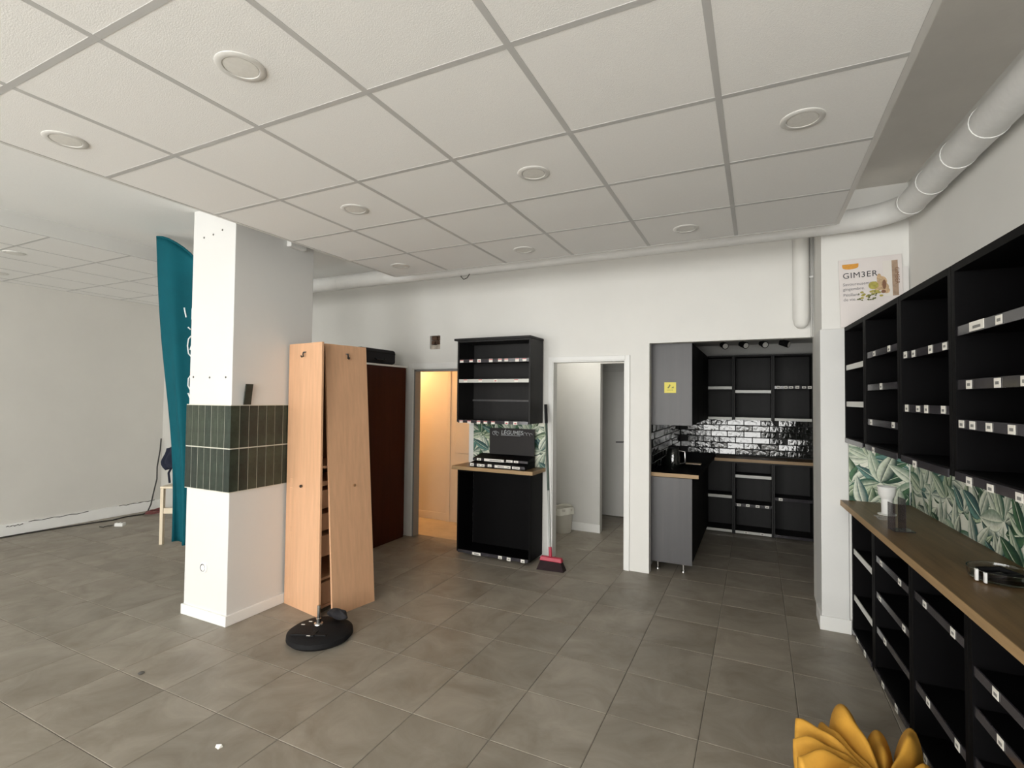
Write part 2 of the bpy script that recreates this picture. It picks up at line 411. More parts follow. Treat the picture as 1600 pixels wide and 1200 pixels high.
# door frames
def frame(name, a, b, h, m, w_=.055, y=BY, inner=.1):
    mb = MB()
    mb.box(a-w_, a, y-.016, y, 0, h+w_).box(b, b+w_, y-.016, y, 0, h+w_).box(a, b, y-.016, y, h, h+w_)
    mb.box(a, a+.012, y-.01, y+inner, 0, h).box(b-.012, b, y-.01, y+inner, 0, h).box(a+.012, b-.012, y-.01, y+inner, h-.012, h)
    return struct(name, mb, m, bevel=.003)
frame('trim_1', D1[0], D1[1], D1[3], 'trim_white', .06)
frame('trim_2', D2[0], D2[1], D2[3], 'trim_white', .045)
struct('trim_3', MB().box(D1[0]+.012, D1[0]+.03, BY-.006, BY+.1, 0, 1.985).box(D1[0]+.012, D1[1]-.012, BY-.006, BY+.1, 1.965, 1.985), 'frame_grey')

# passage behind the white frame
struct('wall_passage', MB().box(-2.85, -1.76, 6.15, 6.25, 0, 2.5).box(-2.75, -2.65, 6.25, 7.25, 0, 2.5).box(-2.65, -.96, 7.15, 7.25, 0, 2.5).box(-2.95, -2.85, 5.05, 6.25, 0, 2.5).box(-1.06, -.965, 5.05, 7.35, 0, 2.5), 'grey_paint')
struct('wall_passage_header', MB().box(-1.76, -1.06, 6.15, 6.25, 2.10, 2.5), 'grey_paint')
struct('ceiling_passage', MB().box(-2.95, -.96, 5.05, 7.25, 2.5, 2.6), 'panel')
struct('baseboard_passage', MB().box(-2.85, -1.755, 6.138, 6.15, 0, .10).box(-2.65, -2.13, 7.138, 7.15, 0, .08), 'trim_white')
dr = struct('door_1', MB().box(-2.12, -1.36, 7.10, 7.138, .01, 2.05), 'grey_paint', bevel=.003)
part('handle', MB().tube([(-1.69, 7.10, 1.06), (-1.69, 7.045, 1.06), (-1.79, 7.045, 1.055)], .008, 8), 'dark_steel', dr, smooth=True)
bn = thing('waste_bin', 'cream plastic waste bin in the passage behind the white frame', 'bin', (-2.19, 6.0, 0))
part('body', MB().lathe([(.10, 0), (.105, .01), (.125, .27), (.130, .27), (.130, .30), (.122, .30), (.10, .02)], 24), 'plastic_cream', bn, smooth=True)
part('liner', MB().grid(lambda u, v: ((.131+.006*math.sin(u*44)+.004*v)*math.cos(2*PI*u), (.131+.006*math.sin(u*44)+.004*v)*math.sin(2*PI*u), .315-.085*v-.01*math.sin(u*19)), 60, 4, True), 'paper_cream', bn, smooth='all')

pp = thing('passage_fill_lamp', 'added unseen fill lamp on the ceiling of the passage behind the white frame', 'lamp', (-1.95, 5.60, 2.5))  # unseen lamp added to brighten the passage
part('shade', MB().lathe([(.10, -.06), (.13, -.04), (.13, -.002)], 24), 'light_lens', pp, smooth=True)
pl_ = bpy.data.lights.new('passage_fill_light', 'POINT'); pl_.energy = 4.5; pl_.color = (1, .96, .88); pl_.shadow_soft_size = .1  # fill light of the added passage lamp
po_ = bpy.data.objects.new('passage_fill_light', pl_); C.objects.link(po_); po_.location = (0, 0, -.20); po_.parent = pp

# warm lit room behind the left doorway
struct('floor_warm', MB().box(-5.6, -2.86, 5.05, 5.83, -.02, .002), 'warm_floor')
ww = struct('wall_warm', MB().box(-5.6, -2.86, 5.78, 5.88, 0, 2.5).box(-5.7, -5.6, 5.05, 5.88, 0, 2.5), 'warm_paint')
struct('wall_warm_right', MB().box(-2.86, -2.851, 5.05, 5.78, 0, 2.5), 'warm_paint')
struct('ceiling_warm', MB().box(-5.7, -2.855, 5.05, 5.88, 2.5, 2.6), 'warm_paint')
struct('baseboard_warm', MB().box(-5.6, -3.76, 5.766, 5.78, 0, .10), 'warm_paint', bevel=.003)
dw = struct('door_2', MB().box(-3.70, -2.90, 5.752, 5.78, .0, 2.1), 'warm_paint', bevel=.003)
part('door_casing', MB().box(-3.76, -3.70, 5.742, 5.78, 0, 2.16).box(-3.70, -2.9, 5.742, 5.78, 2.1, 2.16), 'warm_paint', dw, bevel=.004)
for (z0, z1) in ((.18, .80), (.92, 1.95)):
    part('door_panel', MB().box(-3.62, -2.97, 5.742, 5.752, z0, z1), 'warm_paint', dw, bevel=.006)
lp = thing('ceiling_lamp', 'warm bulb under the ceiling of the orange lit room', 'lamp', (-4.55, 5.40, 2.5))
part('lamp_cord', MB().tube([(0, 0, 0), (0, 0, -.16)], .004, 6), 'cable', lp)
part('bulb', MB().lathe([(.012, -.16), (.018, -.19), (.035, -.23), (.03, -.265), (.008, -.28)], 16), 'lamp_bulb', lp, smooth=True)
pl = bpy.data.lights.new('lamp_light', 'POINT'); pl.energy = 15; pl.color = (1, .60, .29); pl.shadow_soft_size = .06
po = bpy.data.objects.new('lamp_light', pl); C.objects.link(po); po.location = (0, 0, -.34); po.parent = lp

# ================================================================== KITCHEN ALCOVE
KL, KR, KB, KC = -.96, .78, 7.30, 2.385
struct('wall_kitchen', MB().box(KL-.005, KR+.1, KB, KB+.1, 0, KC+.1).box(KR, KR+.1, 5.05, KB, 0, KC+.1), 'grey_paint')
struct('ceiling_kitchen', MB().box(KL-.005, KR, 5.05, KB, KC, KC+.1), 'grey_paint')
spb = struct('wall_splashback', MB().box(KL, KR, KB-.012, KB, .93, 1.45), 'dark_joint')
spl = struct('wall_splashback_side', MB().box(KL-.005, KL+.005, 5.10, KB-.014, .952, 1.405), 'dark_joint')
bt = MB().box(.002, .198, -.009, 0, .002, .074).mesh('splash_tile'); bt.materials.append(MATS['black_glaze'])
bt2 = MB().box(0, .009, .002, .198, .002, .074).mesh('splash_tile'); bt2.materials.append(MATS['black_glaze'])
for r in range(6):
    off = (r % 2)*.1
    for k in range(9):
        x = KL-.1+off+k*.2
        if x+.2 > KR or x < KL-.001: continue
        o = link('splash_tile', bt, None, spb, (x, KB-.012, .945+r*.077), bevel=.004)
        o.rotation_euler = (random.uniform(-.06, .04), 0, random.uniform(-.06, .06))
    for k in range(11):
        y = 5.12-off+k*.2
        if y < 5.1 or y+.2 > KB-.02: continue
        o = link('splash_tile', bt2, None, spl, (KL+.005, y, .945+r*.077), bevel=.004)
        o.rotation_euler = (0, random.uniform(-.03, .03), random.uniform(-.03, .03))

def tags(rail, fr, length, z=0, w_=.042, h=.03, y=-.004, red=False):
    for f in fr:
        ww = w_
        if isinstance(f, tuple): f, ww = f
        t = MB().box(f*length-ww/2, f*length+ww/2, y-.0015, y, z-h/2+random.uniform(-.003, .003), z+h/2+random.uniform(-.002, .004))
        o = part('price_tag', t, 'tag_paper', rail)
        if red and random.random() < .6:
            m = MB().box(f*length-ww/2, f*length+ww/2, y-.0022, y-.0015, z+h*.22, z+h*.45)
        else:
            m = MB().box(f*length-ww*.25, f*length+ww*.28, y-.0022, y-.0015, z-h*.22, z+h*.12)
        n0 = len(t.v)
        # printed figures are part of the tag's own mesh
        me = o.data; me.materials.append(MATS['tag_red' if red else 'tag_ink'])
        bm = bmesh.new(); bm.from_mesh(me); vs_ = [bm.verts.new(v) for v in m.v]
        for q in m.f:
            fc = bm.faces.new([vs_[a] for a in q]); fc.material_index = 1
        bm.to_mesh(me); bm.free()
def shelf_unit(name, label, loc, rotz, L, z0, z1, depth, shelves, board, group=None, bottom_tags=(), railmat='rail_plastic', v0=0, th=.018, back=True, bottom_rail=None, top=True, kick=0, tagred=False):
    """open fronted unit; local x along, y depth, z up. shelves = [(z, tags, railmat)]"""
    t = thing(name, label, 'shelf', loc, rotz, group)
    sides = []
    for s in (0, 1):
        x = .0008 if s == 0 else L-th-.0008
        part('side_panel', MB().box(x, x+th, v0, depth, z0, z1), board, t, bevel=.001)
    if top: part('top_panel', MB().box(th+.001, L-th-.001, v0, depth, z1-th, z1), board, t)
    part('bottom_panel', MB().box(th+.001, L-th-.001, v0, depth, z0+kick, z0+kick+th), board, t)
    if kick: part('plinth', MB().box(th+.001, L-th-.001, v0+.05, v0+.065, z0, z0+kick), board, t)
    part('back_panel', MB().box(th+.001, L-th-.001, depth-.008, depth-.001, z0+kick+th, z1-th), board, t)
    for (z, tg, rm) in shelves:
        part('shelf', MB().box(th+.001, L-th-.001, v0+.012, depth-.01, z-.009, z+.009), board, t)
        if rm:
            rl = part('price_rail', MB().box(0, L-2*th-.004, -.003, .003, -.018, .018), rm, t, loc=(th+.002, v0+.008, z))
            tags(rl, tg, L-2*th-.004, red=tagred)
    if bottom_rail:
        rl = part('price_rail', MB().box(0, L-2*th-.004, -.003, .003, -.016, .016), bottom_rail, t, loc=(th+.002, v0-.004, z0+kick+.009))
        tags(rl, bottom_tags, L-2*th-.004, z=-.006 if not kick else 0, red=tagred)
    return t
# back wall units, three bays
KBX = [-.67, -.27, .17, .60]
lows = [[(.45, (), 'rail_white')], [(.715, (), 'rail_white'), (.36, (.1, .35, .62, .88), 'rail_plastic')], [(.47, (.15,), 'rail_plastic')]]
ups = [[(1.815, (), 'rail_white')], [(1.768, (), 'rail_white')], [(1.82, (.1, .3, .45, .62, .8, .95), 'rail_plastic')]]
nm = ['left', 'middle', 'right']
ll = ['dark base shelf unit in the kitchen corner by the tall end panel', 'dark base shelf unit with two price rails in the middle of the kitchen', 'dark base shelf unit at the right end of the kitchen']
ul = ['dark wall shelf unit above black tiles beside the stickered panel', 'dark wall shelf unit with lowest shelf, middle of the kitchen', 'dark wall shelf unit above black tiles at the right end of the kitchen']
for k in range(3):
    a, b = KBX[k], KBX[k+1]
    shelf_unit('base_shelf_unit', ll[k], (a, 6.92, 0), 0, b-a, 0, .892, .36, lows[k], 'ash_board', 'kitchen base shelf units', bottom_tags=(.3, .75) if k == 1 else (), bottom_rail='rail_white' if k < 2 else 'rail_plastic', kick=.02)
    shelf_unit('wall_shelf_unit', ul[k], (a, 6.95, 0), 0, b-a, 1.42, 2.225, .33, ups[k], 'ash_board', 'kitchen wall shelf units', bottom_rail='rail_white')
wk = thing('kitchen_worktop', 'dark worktop with brown wooden edge on the back kitchen units', 'worktop', (0, 0, 0))
part('top', MB().box(-.49, KR-.005, 6.90, KB-.022, .896, .932), 'oak', wk)
part('front_edge', MB().box(-.49, KR-.005, 6.894, 6.899, .896, .932), 'oak_edge', wk)
# left run: end panels facing the shop
t = thing('kitchen_base_cabinet', 'anthracite kitchen base cabinet with end panel beside the white post', 'cabinet', (-.945, 5.09, 0))
part('end_panel', MB().box(0, .385, 0, .018, .085, .905), 'anthracite', t, bevel=.0015)
part('body', MB().box(.006, .36, .019, 1.80, .085, .905), 'black_board', t)
for y0 in (.02, .62, 1.22): part('door', MB().box(.3605, .379, y0, y0+.59, .09, .90), 'black_board', t, bevel=.001)
for (x, y) in ((.30, .06), (.06, .06), (.30, 1.7), (.06, 1.7)):
    part('leg', MB().lathe([(.022, 0), (.020, .012), (.013, .014), (.013, .084)], 12, x, y), 'steel', t, smooth=True)
t = thing('kitchen_wall_cabinet', 'anthracite kitchen wall cabinet with a yellow sticker on its end', 'cabinet', (-.945, 5.09, 0))
part('end_panel', MB().box(0, .385, 0, .018, 1.41, 2.215), 'anthracite', t, bevel=.0015)
part('body', MB().box(.006, .36, .019, 1.80, 1.41, 2.215), 'black_board', t)
for y0 in (.02, .62, 1.22): part('door', MB().box(.3605, .379, y0, y0+.59, 1.415, 2.21), 'black_board', t, bevel=.001)
st = tag(link('hazard_sticker', MB().box(-.055, .055, -.0016, -.0002, -.052, .052).mesh('hazard_sticker'), 'sticker', None, (-.762, 5.09, 1.775)), 'yellow square sticker with a dark pictogram on the anthracite end panel', 'sticker')
pm = MB().poly([(-.028, -.002, -.004), (-.012, -.002, -.006), (.004, -.002, .022), (-.004, -.002, .034), (-.012, -.002, .018)]).poly([(.008, -.002, -.004), (.034, -.002, -.004), (.030, -.002, .014), (.020, -.002, .004)])
for k in range(5): pm.box(-.03+.012*k, -.023+.012*k, -.0022, -.0017, -.026, -.020)
part('pictogram', pm, 'print_herb', st)
wl = thing('kitchen_side_worktop', 'dark kitchen worktop with pale brown edge beside the white post', 'worktop', (0, 0, 0))
part('top', MB().box(-.948, -.50, 5.078, 7.27, .912, .948), 'black_board', wl)
part('front_edge', MB().box(-.948, -.50, 5.070, 5.077, .912, .948), 'oak_edge', wl)
k_ = thing('glass_kettle', 'dark glass kettle with steel strip on the kitchen worktop', 'kettle', (-.80, 5.55, .948))
part('body', MB().lathe([(.07, 0), (.075, .03), (.07, .12), (.055, .19), (.05, .20)], 20), 'black_glaze', k_, smooth=True)
part('lid', MB().lathe([(.052, .20), (.05, .215), (.015, .225), (.012, .24)], 16), 'rubber', k_, smooth=True)
part('handle', MB().tube([(.055, -.02, .18), (.12, -.03, .17), (.125, -.03, .06), (.07, -.02, .04)], .008, 8), 'steel', k_, smooth=True)
single('notepad', MB().box(-.08, .08, -.05, .05, 0, .008), 'print_cream', 'small pale notepad lying on the dark kitchen worktop', 'notepad', (-.64, 5.95, .948))
# spot lamps
sl = ['spot lamp nearest the stickered kitchen panel, under the kitchen ceiling', 'second kitchen ceiling spot lamp from the stickered panel', 'third kitchen ceiling spot lamp from the stickered panel', 'kitchen ceiling spot lamp nearest the white pillar']
for k in range(4):
    x = -.36+.21*k
    t = thing('spot_lamp', sl[k], 'lamp', (x, 6.5, KC), random.uniform(-.6, .6), 'spot lamps under the kitchen ceiling')
    part('mount', MB().lathe([(.03, -.012), (.03, 0)], 14), 'plastic_white', t)
    part('arm', MB().tube([(0, 0, -.012), (0, 0, -.05)], .006, 8), 'steel', t)
    part('head', MB().tube([(-.04, .02, -.062), (0, 0, -.072), (.045, -.035, -.09)], [.026, .036, .040], 14), 'rubber', t, smooth=True)
    part('lens', MB().tube([(.0455, -.0354, -.0902), (.048, -.037, -.0912)], .031, 14), 'light_lens', t)
    part('ring', MB().tube([(-.0405, .0203, -.0619), (-.044, .022, -.061)], .021, 12), 'steel', t)

# ================================================================== RIGHT WALL SHELVING
BU = [0, .55, 1.215, 1.84, 2.46, 3.08]
UP = [[(1.90, (), 'rail_white'), (1.64, (), 'rail_white')],
      [(1.943, (.28, .75), 'rail_plastic'), (1.745, (.5,), 'rail_plastic'), (1.535, (.15, .85), 'rail_plastic')],
      [(1.888, (.08, .28, .65, .92), 'rail_plastic'), (1.628, (.1, .37, .55, .88), 'rail_plastic')],
      [(1.932, ((.3, .11), .58, .9), 'rail_plastic'), (1.727, (.18, .55, .84), 'rail_plastic'), (1.578, (.06, .22, .44, .7, .95), 'rail_plastic')],
      [(1.93, (.2, .6, .85), 'rail_plastic'), (1.72, (.15, .5, .8), 'rail_plastic'), (1.57, (.3, .7), 'rail_plastic')]]
LO = [[(.595, (), 'rail_white'), (.272, (), 'rail_white')],
      [(.707, (.2, .75), 'rail_plastic'), (.49, (.15, .85), 'rail_plastic'), (.28, (.3,), 'rail_plastic')],
      [(.72, (.25, .8), 'rail_plastic'), (.287, (.3, .85), 'rail_plastic')],
      [(.656, (.3, .8), 'rail_plastic'), (.508, (.35, .9), 'rail_plastic'), (.32, (.5,), 'rail_plastic')],
      [(.65, (.3, .8), 'rail_plastic'), (.4, (.35,), 'rail_plastic')]]
BT = [(), (.3,), (.35,), (.22, .5, .82), (.3, .6)]
uL = ['black wall shelf unit against the white pillar, two white rails', 'black wall shelf unit with three rails, second from the pillar', 'black wall shelf unit, third from the pillar, four tags per rail', 'large black wall shelf unit fourth from the pillar, crowded tags', 'black wall shelf unit nearest the camera on the right wall']
lL = ['black base shelf unit against the white pillar under the wooden worktop', 'black base shelf unit second from the pillar under the wooden worktop', 'black base shelf unit third from the pillar under the wooden worktop', 'black base shelf unit fourth from the pillar under the wooden worktop', 'black base shelf unit nearest the camera under the wooden worktop']
for k in range(5):
    a, b = BU[k], BU[k+1]; p = rw(a+.002, 0)
    shelf_unit('wall_shelf_unit', uL[k], p, RA, b-a-.002, 1.372, 2.195, WD-.004, UP[k], 'black_board', 'black wall shelf units on the right wall', bottom_tags=BT[k], bottom_rail='rail_plastic', th=.03)
    shelf_unit('base_shelf_unit', lL[k], p, RA, b-a-.002, 0, .908, WD-.004, LO[k], 'black_board', 'black base shelf units on the right wall', v0=.036, th=.03, bottom_rail='rail_plastic', bottom_tags=(.3, .7), kick=.02)
t = thing('wooden_worktop', 'long brown wooden worktop along the black shelf units', 'worktop', rw(.003, 0), RA)
part('top', MB().box(0, 3.07, -.03, WD-.003, .910, .947), 'oak', t)
part('front_edge', MB().box(0, 3.07, -.0345, -.0305, .910, .947), 'oak_edge', t)
# leaf print wallpaper
LEAFC = [((.006, .045, .026), (.05, .13, .06)), ((.008, .05, .055), (.10, .22, .19)), ((.012, .06, .02), (.40, .48, .32)), ((.006, .04, .03), (.55, .60, .48)), ((.20, .30, .21), (.55, .60, .48)), ((.02, .10, .06), (.50, .56, .42)), ((.10, .17, .13), (.60, .64, .53)), ((.03, .10, .09), (.58, .62, .52)), ((.22, .30, .22), (.64, .67, .56))]
def leaf_print(W, H, seed, dens=1):
    rnd = random.Random(seed); V, F, K = [], [], []
    lay = [0]
    def leaf(bx, bz, ang, ln, wd, cols):
        lay[0] += 1; y = -.0004-lay[0]*.000012
        d, l = cols; n = 9; ca, sa = math.cos(ang), math.sin(ang); bend = rnd.uniform(-.35, .35)
        def P(s, q):
            x = s*ln; zz = q*wd*(math.sin(PI*min(1, s**.75))**.9)+bend*ln*s*s*.5
            return (bx+ca*x-sa*zz, y, bz+sa*x+ca*zz)
        rows = [(-1, d), (-.82, d), (-.30, [d[i]*.5+l[i]*.5 for i in range(3)]), (-.06, l), (-.05, (.66, .70, .56)), (.05, (.66, .70, .56)), (.06, d), (.45, l), (.85, [min(1, c*1.25) for c in l]), (1, d)]
        base = len(V)
        for (q, c) in rows:
            for s in range(n+1):
                p = P(s/n, q); V.append((min(max(p[0], 0), W), p[1], min(max(p[2], 0), H))); K.append(c)
        for r in range(len(rows)-1):
            for s in range(n):
                a = base+r*(n+1)+s; F.append((a, a+1, a+n+2, a+n+1))
    step = .21/dens; i = 0; x = -.05
    for row, z0 in enumerate((.31, .14, -.06)):
        x = -.1+(row % 2)*.11
        while x < W+.15:
            bz = H*.5*(z0/.2)+rnd.uniform(-.03, .03) if False else z0*H/.42+rnd.uniform(-.02, .02)
            m = rnd.choice((6, 7, 8)); angs = [math.radians(90+(-100+200*k/(m-1))+rnd.uniform(-8, 8)) for k in range(m)]
            rnd.shuffle(angs)
            for a in angs: leaf(x+rnd.uniform(-.015, .015), bz, a, rnd.uniform(.13, .26), rnd.uniform(.026, .058), rnd.choice(LEAFC))
            x += step*rnd.uniform(.85, 1.15)
    me = bpy.data.meshes.new('leaf_print'); me.from_pydata(V, [], F); ca_ = me.color_attributes.new('Col', 'FLOAT_COLOR', 'POINT')
    for i, c in enumerate(K): ca_.data[i].color = (*c, 1)
    me.materials.append(MATS['leaf_ink']); return me
def wallpaper(name, label, loc, rz, W, H, seed):
    o = tag(link(name, MB().box(0, W, 0, .003, 0, H).mesh(name), 'wallpaper', None, loc), label, 'wallpaper'); o.rotation_euler = (0, 0, rz)
    link('leaf_print', leaf_print(W, H, seed), None, o)
    return o
p = rw(.012, WD-.0045); wallpaper('leaf_wallpaper', 'pale wallpaper with green leaves above the long wooden worktop', (p[0], p[1], .948), RA, 3.06, .422, 3)
wallpaper('leaf_wallpaper', 'narrow strip of green leaf wallpaper on the pillar side above the worktop', (.592, 4.3545, .948), 0, .35, .422, 11)

# things on the worktop
def onwt(x, y): return (x, y, .9475)
cp = thing('white_cup_stack', 'white paper cup stack standing on the wooden worktop near the pillar', 'cups', onwt(.735, 3.93))
part('cup_lower', MB().lathe([(.050, 0), (.050, .005), (.030, .006), (.031, .10)], 24), 'plastic_white', cp, smooth=True)
part('cup_upper', MB().lathe([(.031, .10), (.046, .125), (.049, .165), (.052, .172), (.05, .176), (.044, .172), (.042, .14)], 24), 'plastic_white', cp, smooth=True)
bx = thing('dark_acrylic_holder', 'dark see-through acrylic holder standing on the worktop beside the white cups', 'holder', onwt(.715, 3.475), RA+.15)
part('base', MB().box(-.04, .04, -.05, .05, 0, .006), 'clear_dark', bx)
part('front', MB().box(-.04, .04, -.05, -.046, .006, .15), 'clear_dark', bx)
part('back', MB().box(-.04, .04, .0, .004, .006, .18), 'clear_dark', bx)
pk = thing('film_packet', 'crumpled clear film packet lying in front of the white cups', 'packet', onwt(.685, 3.77), RA)
part('film', MB().grid(lambda u, v: (.14*u-.07, .08*v-.04, .006+.012*abs(math.sin(9*u+4*v))*math.sin(PI*u)), 14, 8), 'clear_film', pk, smooth='all')
jr = thing('glass_dish', 'low clear glass dish with white highlight bars on the near worktop', 'dish', onwt(.875, 2.70))
part('dish', MB().lathe([(.085, 0), (.10, .01), (.105, .045), (.100, .045), (.094, .012), (.02, .007)], 28), 'clear_glass', jr, smooth=True)
part('clip', MB().box(-.095, -.085, -.06, -.045, .004, .05), 'plastic_white', jr, bevel=.002)  # white bar standing in for a highlight on the glass
part('clip', MB().box(-.075, -.066, -.085, -.07, .004, .045), 'plastic_white', jr, bevel=.002)  # second glass highlight, built as a white bar
part('strap', MB().tube([(-.06, .05, .02), (.02, .06, .03), (.06, 0, .025), (.0, -.05, .03), (-.06, -.02, .022)], .012, 8), 'rubber', jr, smooth=True)

# sign on top of the shelves
sg = thing('ginger_drink_sign', 'pale advertising sign lettered GIMBER on top of the black shelves', 'sign', (.548, 4.338, 2.196)); sg.rotation_euler = (0, math.radians(-1.5), 0)
part('card', MB().box(0, .375, 0, .006, 0, .49), 'sign_card', sg, bevel=.002)
part('clear_wing', MB().box(.34, .41, .008, .011, 0, .40), 'sign_clear', sg)
def txt(s, size, x, z, m, par, tilt=0, y=-.0012, **k):
    me = text_mesh(s, size, **k); o = link('lettering', me, m, par, (x, y, z)); o.rotation_euler = (PI/2, -tilt, 0); return o
txt('GIM3ER', .058, .022, .352, 'print_black', sg, .0, space=1.1)
for i, s in enumerate(['Savoureusement', 'gingembre.', 'Pétillant', 'de vie.']): txt(s, .030, .022, .298-.034*i-(.008 if i > 1 else 0), 'print_grey', sg)
part('orange_badge', MB().poly([(.022+.1*i/10, -.0008, .455) for i in range(11)]+[(.072+.05*math.cos(a), -.0008, .455+(-.012-.026*math.sin(a)**.6 if math.sin(a) > 0 else -.012)) for a in [PI*k/12 for k in range(13)]]), 'print_orange', sg)
part('can_print', MB().box(.265, .35, -.0012, -.0004, .20, .452), 'print_can', sg)
part('can_shade_print', MB().box(.315, .35, -.0016, -.0012, .20, .450), 'print_bronze', sg)
o = txt('GIMBER', .035, .333, .40, 'print_brown', sg, 0, y=-.0022); o.rotation_euler = (PI/2, PI/2, 0)
gp = MB()
for (cx, cz, a, b) in [(.255, .305, .03, .04), (.235, .275, .032, .03), (.27, .265, .025, .03), (.24, .335, .014, .03), (.28, .24, .02, .02)]:
    gp.poly([(cx+a*math.cos(t_), -.002-cz*.001, cz+b*math.sin(t_)) for t_ in [2*PI*k/14 for k in range(14)]])
part('ginger_print', gp, 'print_ginger', sg)
part('ginger_cut_print', MB().poly([(.268+.012*math.cos(t_), -.0028, .285+.034*math.sin(t_)) for t_ in [2*PI*k/12 for k in range(12)]]).poly([(.262+.014*math.cos(t_), -.0029, .235+.012*math.sin(t_)) for t_ in [2*PI*k/12 for k in range(12)]]), 'print_brown', sg)
lm = MB().poly([(.205+.03*math.cos(t_), -.0024, .285+.028*math.sin(t_)) for t_ in [2*PI*k/14 for k in range(14)]])
for k in range(16):
    cx, cz = .13+.12*random.random(), .20+.05*random.random(); lm.poly([(cx+.012*math.cos(t_), -.003-.00003*k, cz+.008*math.sin(t_)) for t_ in [2*PI*q/6 for q in range(6)]])
part('lemon_print', lm, 'print_lime', sg)
hm = MB()
for k in range(26):
    cx, cz = .10+.15*random.random(), .185+.06*random.random()**1.5; hm.poly([(cx+.007*math.cos(t_+k), -.0038-.00003*k, cz+.005*math.sin(t_+k)) for t_ in [2*PI*q/5 for q in range(5)]])
part('herb_print', hm, 'print_herb', sg)['kind'] = 'stuff'

# ================================================================== DUCTS
dk = thing('ventilation_duct', 'thick white wrapped ventilation duct running under the slab along two walls', 'duct', (0, 0, 0))
dz = 2.925; path = [(-5.9, 4.2, dz), (.60, 4.2, dz)]
e0 = Vector((.60, 4.2, dz)); cxy = rw(.30, WD-.11); pts = [Vector((-5.9, 4.2, dz)), Vector((-3, 4.2, dz)), Vector((-1.2, 4.2, dz)), Vector((.45, 4.2, dz)), Vector((.60, 4.19, dz))]
far = rw(8.6, WD-.10)
c1 = Vector((.83, 4.15, dz)); cend = Vector((*rw(.42, WD-.10)[:2], dz))
for k in range(1, 8):
    s = k/8; pts.append((1-s)**2*Vector((.60, 4.19, dz))+2*s*(1-s)*c1+s*s*cend)
pts.append(cend); pts.append(Vector((*rw(1.5, WD-.10)[:2], dz))); pts.append(Vector((*rw(3.5, WD-.10)[:2], dz))); pts.append(Vector((far[0], far[1], dz)))
part('duct_body', MB().tube(pts, .078, 20), 'duct_wrap', dk, smooth=True)
for u in (.42, .75, 1.1, 1.42, 1.9, 2.4):
    a = Vector((*rw(u, WD-.10)[:2], dz)); b = Vector((*rw(u+.022, WD-.10)[:2], dz)); part('wrap_band', MB().tube([a, b], .0815, 20), 'duct_wrap', dk, smooth=True)
for x in (-4.2, -2.6, -1.0, .45): part('wrap_band', MB().tube([(x, 4.2, dz), (x+.02, 4.2, dz)], .0805, 20), 'duct_wrap', dk, smooth=True)
vd = thing('drain_pipe', 'short white boxed vertical pipe with rounded end above the kitchen opening', 'pipe', (.335, 4.90, 2.30))
part('pipe_body', MB().tube([(0, 0, .012), (0, 0, .05), (0, 0, .4), (0, 0, .88)], [.04, .062, .062, .062], 18), 'wall_paint', vd, smooth=True)
part('rounded_end', MB().lathe([(.001, -.03), (.03, -.022), (.05, 0), (.0615, .05)], 18), 'wall_paint', vd, smooth=True)
cbp = thing('copper_pipe', 'thin painted pipe with clip beside the vertical drain pipe', 'pipe', (.412, 4.93, 2.20))
part('pipe_run', MB().tube([(0, 0, .0), (0, 0, .99)], .008, 8), 'grey_paint', cbp)
part('pipe_clip', MB().box(-.014, .014, -.02, .012, .50, .515), 'plastic_white', cbp)
single('hanging_wire', MB().tube([(0, .02, .045), (.015, 0, .03), (.05, -.01, .0), (.085, -.005, .012), (.11, .0, .05)], .004, 6), 'cable', 'short dark wire dangling under the duct near the back wall', 'wire', (-2.60, 4.17, 2.80))

# ================================================================== CEILING LIGHTS
LI = [(-1.63, 1.15, 'ceiling light nearest the camera, large round disc at the top left'), (-2.83, 1.15, 'round ceiling light close to the left edge of the panel ceiling'),
      (-1.03, 2.35, 'round ceiling light in the middle of the panel ceiling'), (-2.23, 2.35, 'round ceiling light right of the white column, in the middle row'),
      (.17, 2.35, 'round ceiling light nearest the right edge and the wrapped duct'), (-2.83, 3.55, 'far round ceiling light at the left corner of the panel ceiling'),
      (-1.63, 3.55, 'far round ceiling light above the black shelf tower'), (-.43, 3.55, 'far round ceiling light in front of the kitchen opening')]
for (x, y, lb) in LI:
    t = thing('recessed_light', lb, 'ceiling light', (x, y, DROP), 0, 'round lights in the panel ceiling')
    part('ring', MB().lathe([(.058, -.001), (.060, -.005), (.076, -.006), (.083, -.002), (.083, 0)], 32), 'light_ring', t, smooth=True)
    part('lens', MB().lathe([(.0575, -.001), (.056, -.0035), (.02, -.0045), (.001, -.0045)], 32), 'light_lens', t, smooth=True)
for (x, y, lb) in [(-6.15, 2.15, 'faint ceiling light of the left room, nearer the flag'), (-7.35, 2.45, 'faint ceiling light of the left room beside the left wall')]:
    t = thing('recessed_light', lb, 'ceiling light', (x, y, LDROP+.004), 0, 'lights in the left room ceiling')
    part('ring', MB().lathe([(.058, -.003), (.060, -.010), (.078, -.010), (.083, -.004), (.083, 0)], 24), 'light_ring', t, smooth=True)
    part('lens', MB().lathe([(.058, -.0105), (.056, -.0125), (.001, -.0135)], 24), 'light_lens', t, smooth=True)

